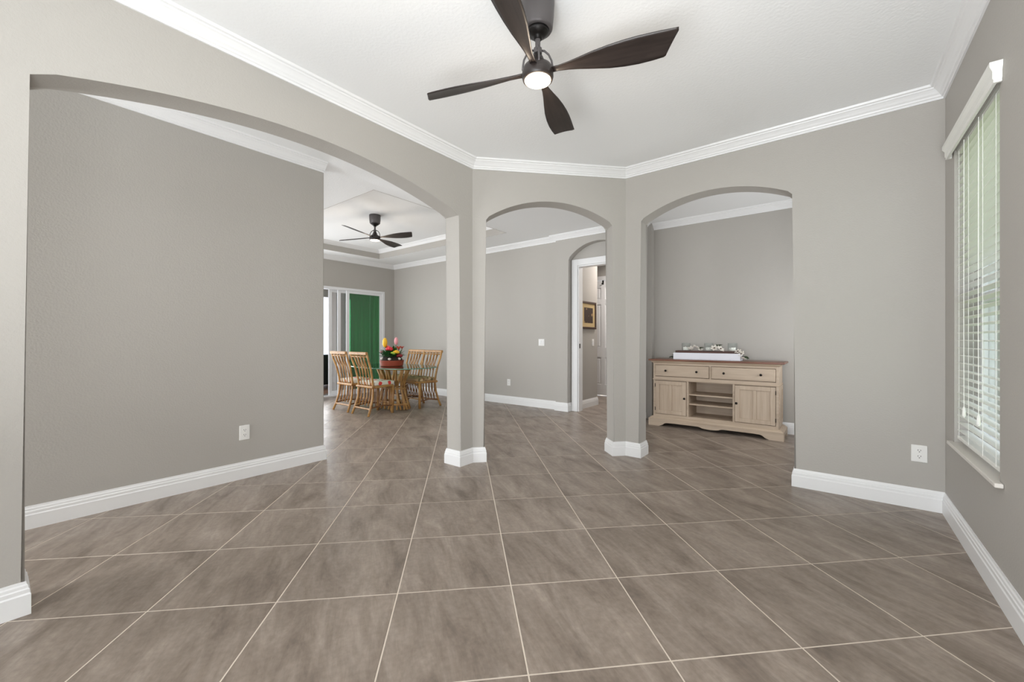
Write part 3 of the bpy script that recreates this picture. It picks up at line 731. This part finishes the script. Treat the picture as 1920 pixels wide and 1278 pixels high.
for i, x in enumerate((-1.508, -1.238, -.972)):
    g = thing('glass_cylinder', '%s of the three clear glass candle cylinders on the buffet centrepiece' % NMS[i], 'candle holder', (x, CYb, ZT+.112), 0, 'glass candle cylinders on the buffet')
    bm = new(); lathe(bm, [(.050, 0), (.052, .003), (.052, .098), (.049, .098), (.049, .006), (.001, .006)], n=28, cap=False)
    bm.faces.new([v for v in bm.verts if abs(v.co.z) < 1e-6]); obj('cylinder', bm, M['vase'], g, smooth=True)
    c = thing('candle', 'white pillar candle inside the %s glass cylinder on the buffet' % NMS[i], 'candle', (x, CYb, ZT+.1185), 0, 'white candles on the buffet')
    bm = new(); lathe(bm, [(.034, 0), (.035, .002), (.035, .036), (.032, .039), (.001, .036)], n=20); obj('wax', bm, M['candle'], c, smooth=True)
    bm = new(); tube(bm, [(0, 0, .036), (.001, 0, .046)], .0012, 5); obj('wick', bm, M['slot'], c)
def rosette(name, label, loc, r, tiltx, tilty, grp='white blossoms around the buffet candles', leafy=True):
    t = thing(name, label, 'flower', loc, random.random()*6, grp)
    rot = Matrix.Rotation(tiltx, 4, 'X') @ Matrix.Rotation(tilty, 4, 'Y')
    for k in range(6):
        a = k*PI/3; bm = new()
        ball(bm, (0, 0, 0), r*.55, (1, .62, .16), 8, 5)
        mt = rot @ Matrix.Rotation(a, 4, 'Z') @ Matrix.Translation((r*.55, 0, r*.08)) @ Matrix.Rotation(-.3, 4, 'Y')
        for v in bm.verts: v.co = mt @ v.co
        obj('petal', bm, M['petal'], t, smooth=True)
    bm = new(); ball(bm, rot @ Vector((0, 0, r*.15)), r*.22, (1, 1, .7), 8, 5); obj('flower_centre', bm, M['traywood'], t, smooth=True)
FL = [(-1.435, -.035, .140, .040, 'white blossom low at the left end of the buffet candle block'), (-1.375, -.05, .158, .042, 'tilted cream blossom just right of the leftmost candle cylinder'),
      (-1.325, -.04, .128, .030, 'small white blossom left of the middle candle cylinder'), (-1.165, -.04, .148, .044, 'round white blossom just right of the middle candle cylinder'),
      (-1.095, -.05, .140, .046, 'flat white blossom left of the rightmost candle cylinder'), (-.905, -.05, .112, .038, 'white blossom on the right top corner of the planter box'),
      (-.868, -.06, .085, .040, 'white blossom hanging over the right end of the planter box'), (-.850, -.07, .034, .034, 'lowest white blossom lying at the right foot of the planter box')]
for x, dy, z, r, lab in FL: rosette('blossom', lab, (x, CYb+dy, ZT+z), r, random.uniform(.5, 1.2), random.uniform(-.4, .4))
def leaf_bm(bm, mt, l=.07, w_=.022):
    pts = [(0, 0, 0), (l*.3, w_, .006), (l*.7, w_*.8, .004), (l, 0, -.006), (l*.7, -w_*.8, .004), (l*.3, -w_, .006)]
    for dz in (0,):
        vs = [bm.verts.new(mt @ Vector(p)) for p in pts]; ws = [bm.verts.new(mt @ (Vector(p)-Vector((0, 0, .0015)))) for p in pts]
        bm.faces.new(vs); bm.faces.new(ws[::-1])
        for i in range(6): bm.faces.new((vs[i], vs[(i+1) % 6], ws[(i+1) % 6], ws[i]))
SPR = [(-1.662, -.02, .035, 2.6, .2, 'dark leaf sprig at the left end of the planter box'), (-1.34, -.03, .135, .4, -.5, 'dark green leaf sprig between the left and middle candle cylinders'),
       (-1.13, -.01, .165, 1.2, -.6, 'dark leaf sprig rising left of the rightmost candle cylinder'), (-.835, -.03, .06, -.2, .55, 'dark green leaf sprig drooping past the right end of the planter box')]
for x, dy, z, a, tl, lab in SPR:
    t = thing('leaf_sprig', lab, 'leaves', (x, CYb+dy, ZT+z), 0, 'leaf sprigs of the buffet centrepiece')
    for k in range(5):
        bm = new(); leaf_bm(bm, Matrix.Rotation(a+(k-2)*.5, 4, 'Z') @ Matrix.Rotation(tl+.12*(k % 2), 4, 'Y'), .06, .014); obj('leaf', bm, M['leaf_dark'], t)

# ------------------------------------------------------------------ rattan dining set
def chair(label, loc, rz, cush, group='rattan chairs around the glass table'):
    t = thing('rattan_chair', label, 'chair', loc, rz, group)
    W = .215; H = .93
    sp = [(0, 0), (.04, .10), (.085, .25), (.10, .40), (.085, .52), (.05, .68), (.0, .82), (-.03, H)]   # side profile of the rear posts (y, z)
    def at(z):
        for (y0, z0), (y1, z1) in zip(sp, sp[1:]):
            if z0 <= z <= z1: q = (z-z0)/(z1-z0); return y0+(y1-y0)*q
        return sp[-1][0]
    for s in (-1, 1):
        bm = new(); tube(bm, [(s*(W-.03*math.sin(PI*min(1, z/.8))), y, z) for y, z in sp], [.017, .017, .018, .018, .017, .016, .016, .015], 8); obj('rear_post', bm, M['rattan'], t, smooth=True)
    for s in (-1, 1):
        bm = new(); tube(bm, [(s*.19, .425, 0), (s*.195, .43, .2), (s*.20, .435, .42)], .021, 8); tube(bm, [(s*.168, .42, .02), (s*.17, .42, .41)], .014, 6); obj('front_leg', bm, M['rattan'], t, smooth=True)
    bm = new(); box(bm, -W-.012, W+.012, -.052, -.010, H-.042, H+.004); obj('top_rail', bm, M['rattan'], t, bevel=.012)
    bm = new(); tube(bm, [(-W, at(.865), .865), (W, at(.865), .865)], .011, 8); obj('back_crossbar', bm, M['rattan'], t, smooth=True)
    # vertical canes running from the top rail to the lower stretcher, pairs crossing like a lattice near the top
    for i in range(4):
        x = (-.12+.08*i)
        bm = new(); tube(bm, [(x*.95, at(z)+.004, z) for z in (.14, .25, .40, .52, .68, .80, .90)], .0095, 6); obj('back_cane', bm, M['rattan'], t, smooth=True)
    for i in range(3):
        for s in (-1, 1):
            x = -.08+.08*i
            bm = new(); tube(bm, [(x+s*.048*q, at(z)-.008, z) for q, z in ((0, .60), (.25, .70), (.7, .79), (1, .88))], .007, 5); obj('lattice_cane', bm, M['rattan'], t, smooth=True)
    bm = new(); loop = [(-.205, .08, .415), (-.21, .27, .42), (-.195, .42, .42), (-.12, .445, .42), (.12, .445, .42), (.195, .42, .42), (.21, .27, .42), (.205, .08, .415)]
    tube(bm, loop, .020, 8, closed=True); box(bm, -.19, .19, .10, .43, .405, .425); obj('seat_frame', bm, M['rattan'], t)
    bm = new(); box(bm, -.205, .205, .115, .455, .435, .49)
    bmesh.ops.subdivide_edges(bm, edges=bm.edges, cuts=4, use_grid_fill=True)
    for v in bm.verts:
        u, q = v.co.x/.205, (v.co.y-.285)/.17
        if v.co.z > .46: v.co.z += .022*(1-u*u)*(1-q*q)
    o = obj('cushion', bm, M[cush], t, smooth=True, bevel=.018)
    # aprons: curved brace and short canes under the seat on each side, the back stretcher
    for s in (-1, 1):
        bm = new(); tube(bm, [(s*.20, .05, .115), (s*.2, .24, .135), (s*.195, .425, .115)], .011, 6); obj('side_stretcher', bm, M['rattan_dark'], t)
        for k in range(5):
            y = .13+.06*k; bm = new(); tube(bm, [(s*.20, y, .125), (s*.203, y, .41)], .0075, 5); obj('apron_cane', bm, M['rattan_dark'], t)
        bm = new(); tube(bm, [(s*.19, .42, .28), (s*.16, .43, .36), (s*.08, .437, .395), (0, .44, .40)], .010, 6); obj('corner_brace', bm, M['rattan'], t)
    bm = new(); tube(bm, [(-.20, .04, .10), (.20, .04, .10)], .012, 6); obj('rear_stretcher', bm, M['rattan'], t)
    bm = new(); tube(bm, [(-.19, .425, .15), (.19, .425, .15)], .010, 6); obj('front_stretcher', bm, M['rattan'], t)
    return t
chair('rattan chair nearest the sliding doors, its curved back to the viewer', (-6.075, 3.39, 0), 0, 'floral')
chair('rattan chair with red flower cushion, front right of the table, back to the viewer', (-5.50, 3.375, 0), 0, 'floral')
chair('rattan chair behind the table on the left, partly hidden by the flower bowl', (-6.0, 4.80, 0), PI, 'tropic')
chair('rattan chair behind the table on the right, against the far grey wall', (-5.46, 4.72, 0), PI, 'tropic')

tb = thing('dining_table', 'oval glass topped dining table on a flared rattan cane base', 'table', (-5.62, 4.04, 0))
ZG = .69
bm = new(); n = 64; A_, B_ = .80, .50
def sup(a, e_=2.6): c, s = math.cos(a), math.sin(a); return (A_*math.copysign(abs(c)**(2/e_), c), B_*math.copysign(abs(s)**(2/e_), s))
lo = [bm.verts.new((*sup(2*PI*i/n), ZG-.012)) for i in range(n)]; hi = [bm.verts.new((*sup(2*PI*i/n), ZG)) for i in range(n)]
bm.faces.new(lo[::-1]); bm.faces.new(hi); sidef = [bm.faces.new((lo[i], lo[(i+1) % n], hi[(i+1) % n], hi[i])) for i in range(n)]
for f_ in sidef: f_.material_index = 1
gt = obj('glass_top', bm, M['tableglass'], tb); gt.data.materials.append(M['glassedge'])
for cxx in (0,):
    for i in range(26):
        a = 2*PI*i/26; ax, ay = .36, .19
        bm = new(); tw = .25*(1 if i % 2 else -1)
        tube(bm, [(ax*q*math.cos(a+tw*w_), ay*q*math.sin(a+tw*w_), z) for q, w_, z in ((1.0, 0, .02), (.86, .3, .14), (.68, .6, .30), (.66, .8, .40), (.82, 1.1, .54), (1.0, 1.3, .66))], .0155, 6); obj('base_cane', bm, M['rattan'], tb, smooth=True)
for q, z, r in ((1.0, .655, .02), (.70, .34, .014), (.92, .10, .016)):
    bm = new(); tube(bm, [(.36*q*math.cos(2*PI*i/32), .19*q*math.sin(2*PI*i/32), z) for i in range(32)], r, 8, closed=True); obj('base_ring', bm, M['rattan'], tb, smooth=True)

fa_ = thing('flower_arrangement', 'round red clay bowl of tropical silk flowers on the glass dining table', 'flowers', (-5.60, 4.0, ZG))
bm = new(); lathe(bm, [(.165, 0), (.178, .010), (.186, .070), (.190, .082), (.190, .094), (.176, .094), (.172, .085), (.001, .082)], n=32); obj('bowl', bm, M['pot'], fa_, smooth=False)
bm = new(); ball(bm, (0, 0, .10), .165, (1, 1, .45), 20, 10); obj('moss', bm, M['soil'], fa_, smooth=True)
for k in range(6):
    a = k*PI/3+.2; bm = new(); ball(bm, (.155*math.cos(a), .155*math.sin(a), .118), .026, (1, 1, .8), 8, 6); obj('pebble', bm, M['petal'], fa_, smooth=True)
for k in range(56):
    a = random.random()*2*PI; e_ = random.uniform(.25, 1.25); bm = new()
    leaf_bm(bm, Matrix.Translation((.04*math.cos(a), .04*math.sin(a), .12)) @ Matrix.Rotation(a, 4, 'Z') @ Matrix.Rotation(-e_, 4, 'Y'), random.uniform(.15, .23), .040); obj('leaf', bm, M['leaf'], fa_)
# camera-right direction in plan is (cos, sin) of the yaw; flowers placed around the bowl in 3-D
def bloom(u, d, z, r, m, kind='ball'):
    x, y = u*CC-d*SS*(1), u*SS+d*CC
    bm = new(); tube(bm, [(x*.3, y*.3, .12), (x*.8, y*.8, z*.6+.04), (x, y, z)], .005, 5); st = obj('stem', bm, M['leaf'], fa_)
    bm = new()
    if kind == 'ball':
        for k in range(9):
            a = k*2.4; q = .55*(k/9)
            ball(bm, (x+r*q*math.cos(a), y+r*q*math.sin(a), z+r*(.4-.5*q)), r*.55, (1, 1, .8), 8, 6)
    elif kind == 'bud': ball(bm, (x, y, z+r*.5), r, (.62, .62, 1.25), 10, 8)
    elif kind == 'spike':
        for k in range(6): leaf_bm(bm, Matrix.Translation((x, y, z)) @ Matrix.Rotation(k*PI/3, 4, 'Z') @ Matrix.Rotation(-.9, 4, 'Y'), r*1.6, r*.3)
    obj('bloom', bm, M[m], st, smooth=True)
bloom(-.095, -.05, .345, .062, 'yellow', 'bud'); bloom(-.07, 0, .30, .04, 'coral', 'ball'); bloom(-.01, -.10, .265, .062, 'red'); bloom(.07, 0, .375, .05, 'pink', 'bud')
bloom(.12, -.04, .26, .055, 'coral', 'spike'); bloom(.10, -.10, .215, .055, 'yellow'); bloom(.055, -.13, .20, .04, 'lime'); bloom(.14, -.06, .16, .055, 'darkred')
bloom(-.15, -.05, .20, .04, 'pink', 'spike'); bloom(.15, .05, .27, .04, 'coral', 'spike')

# ------------------------------------------------------------------ outside the window
bm = new(); box(bm, X2, 14, -6, 24, -.3, -.15); struct(obj('ground', bm, M['lawn']))
nb = thing('neighbouring_wall', 'beige stucco house wall with white corner board seen through the blind', 'building', (0, 0, 0))
bm = new(); box(bm, .9, 1.62, 9.0, 14, -.15, 3.0); obj('wall_body', bm, M['stucco'], nb)
bm = new(); box(bm, .8, 1.75, 8.7, 14.2, 3.0, 3.12); obj('roof_edge', bm, M['alu'], nb)
bm = new(); box(bm, 1.60, 1.68, 8.94, 9.0, -.15, 3.0); obj('corner_board', bm, M['alu'], nb)
bm = new(); box(bm, 1.0, 1.35, 8.96, 8.999, .7, 2.1); obj('window', bm, M['alu'], nb)
def shrub(label, c, sc, seed, name='hedge_shrub'):
    rr = random.Random(seed); t = thing(name, label, 'shrub', c)
    bm = new()
    for k in range(260):
        a, b = rr.random()*2*PI, rr.uniform(-.2, 1); q = math.sqrt(max(0, 1-b*b))*rr.uniform(.75, 1)
        p = (sc[0]*q*math.cos(a), sc[1]*q*math.sin(a), sc[2]*(.5+.5*b))
        leaf_bm(bm, Matrix.Translation(p) @ Matrix.Rotation(rr.random()*6.3, 4, 'Z') @ Matrix.Rotation(rr.uniform(-1, 1), 4, 'Y'), .22, .07)
    obj('foliage', bm, M['hedge'], t)
    bm = new(); tube(bm, [(0, 0, 0), (.05, 0, sc[2]*.6)], .04, 6)
    for k in range(5): a = k*1.26; tube(bm, [(.02, 0, sc[2]*.2), (sc[0]*.6*math.cos(a), sc[1]*.6*math.sin(a), sc[2]*.6)], .02, 5)
    obj('stem', bm, M['bark'], t)
shrub('dark green shrub beyond the blind, nearest the house wall', (1.64, 7.9, -.15), (.27, .3, 2.3), 3)
shrub('taller dark green shrub further right beyond the blind', (3.1, 10.6, -.15), (.8, .8, 2.8), 5)
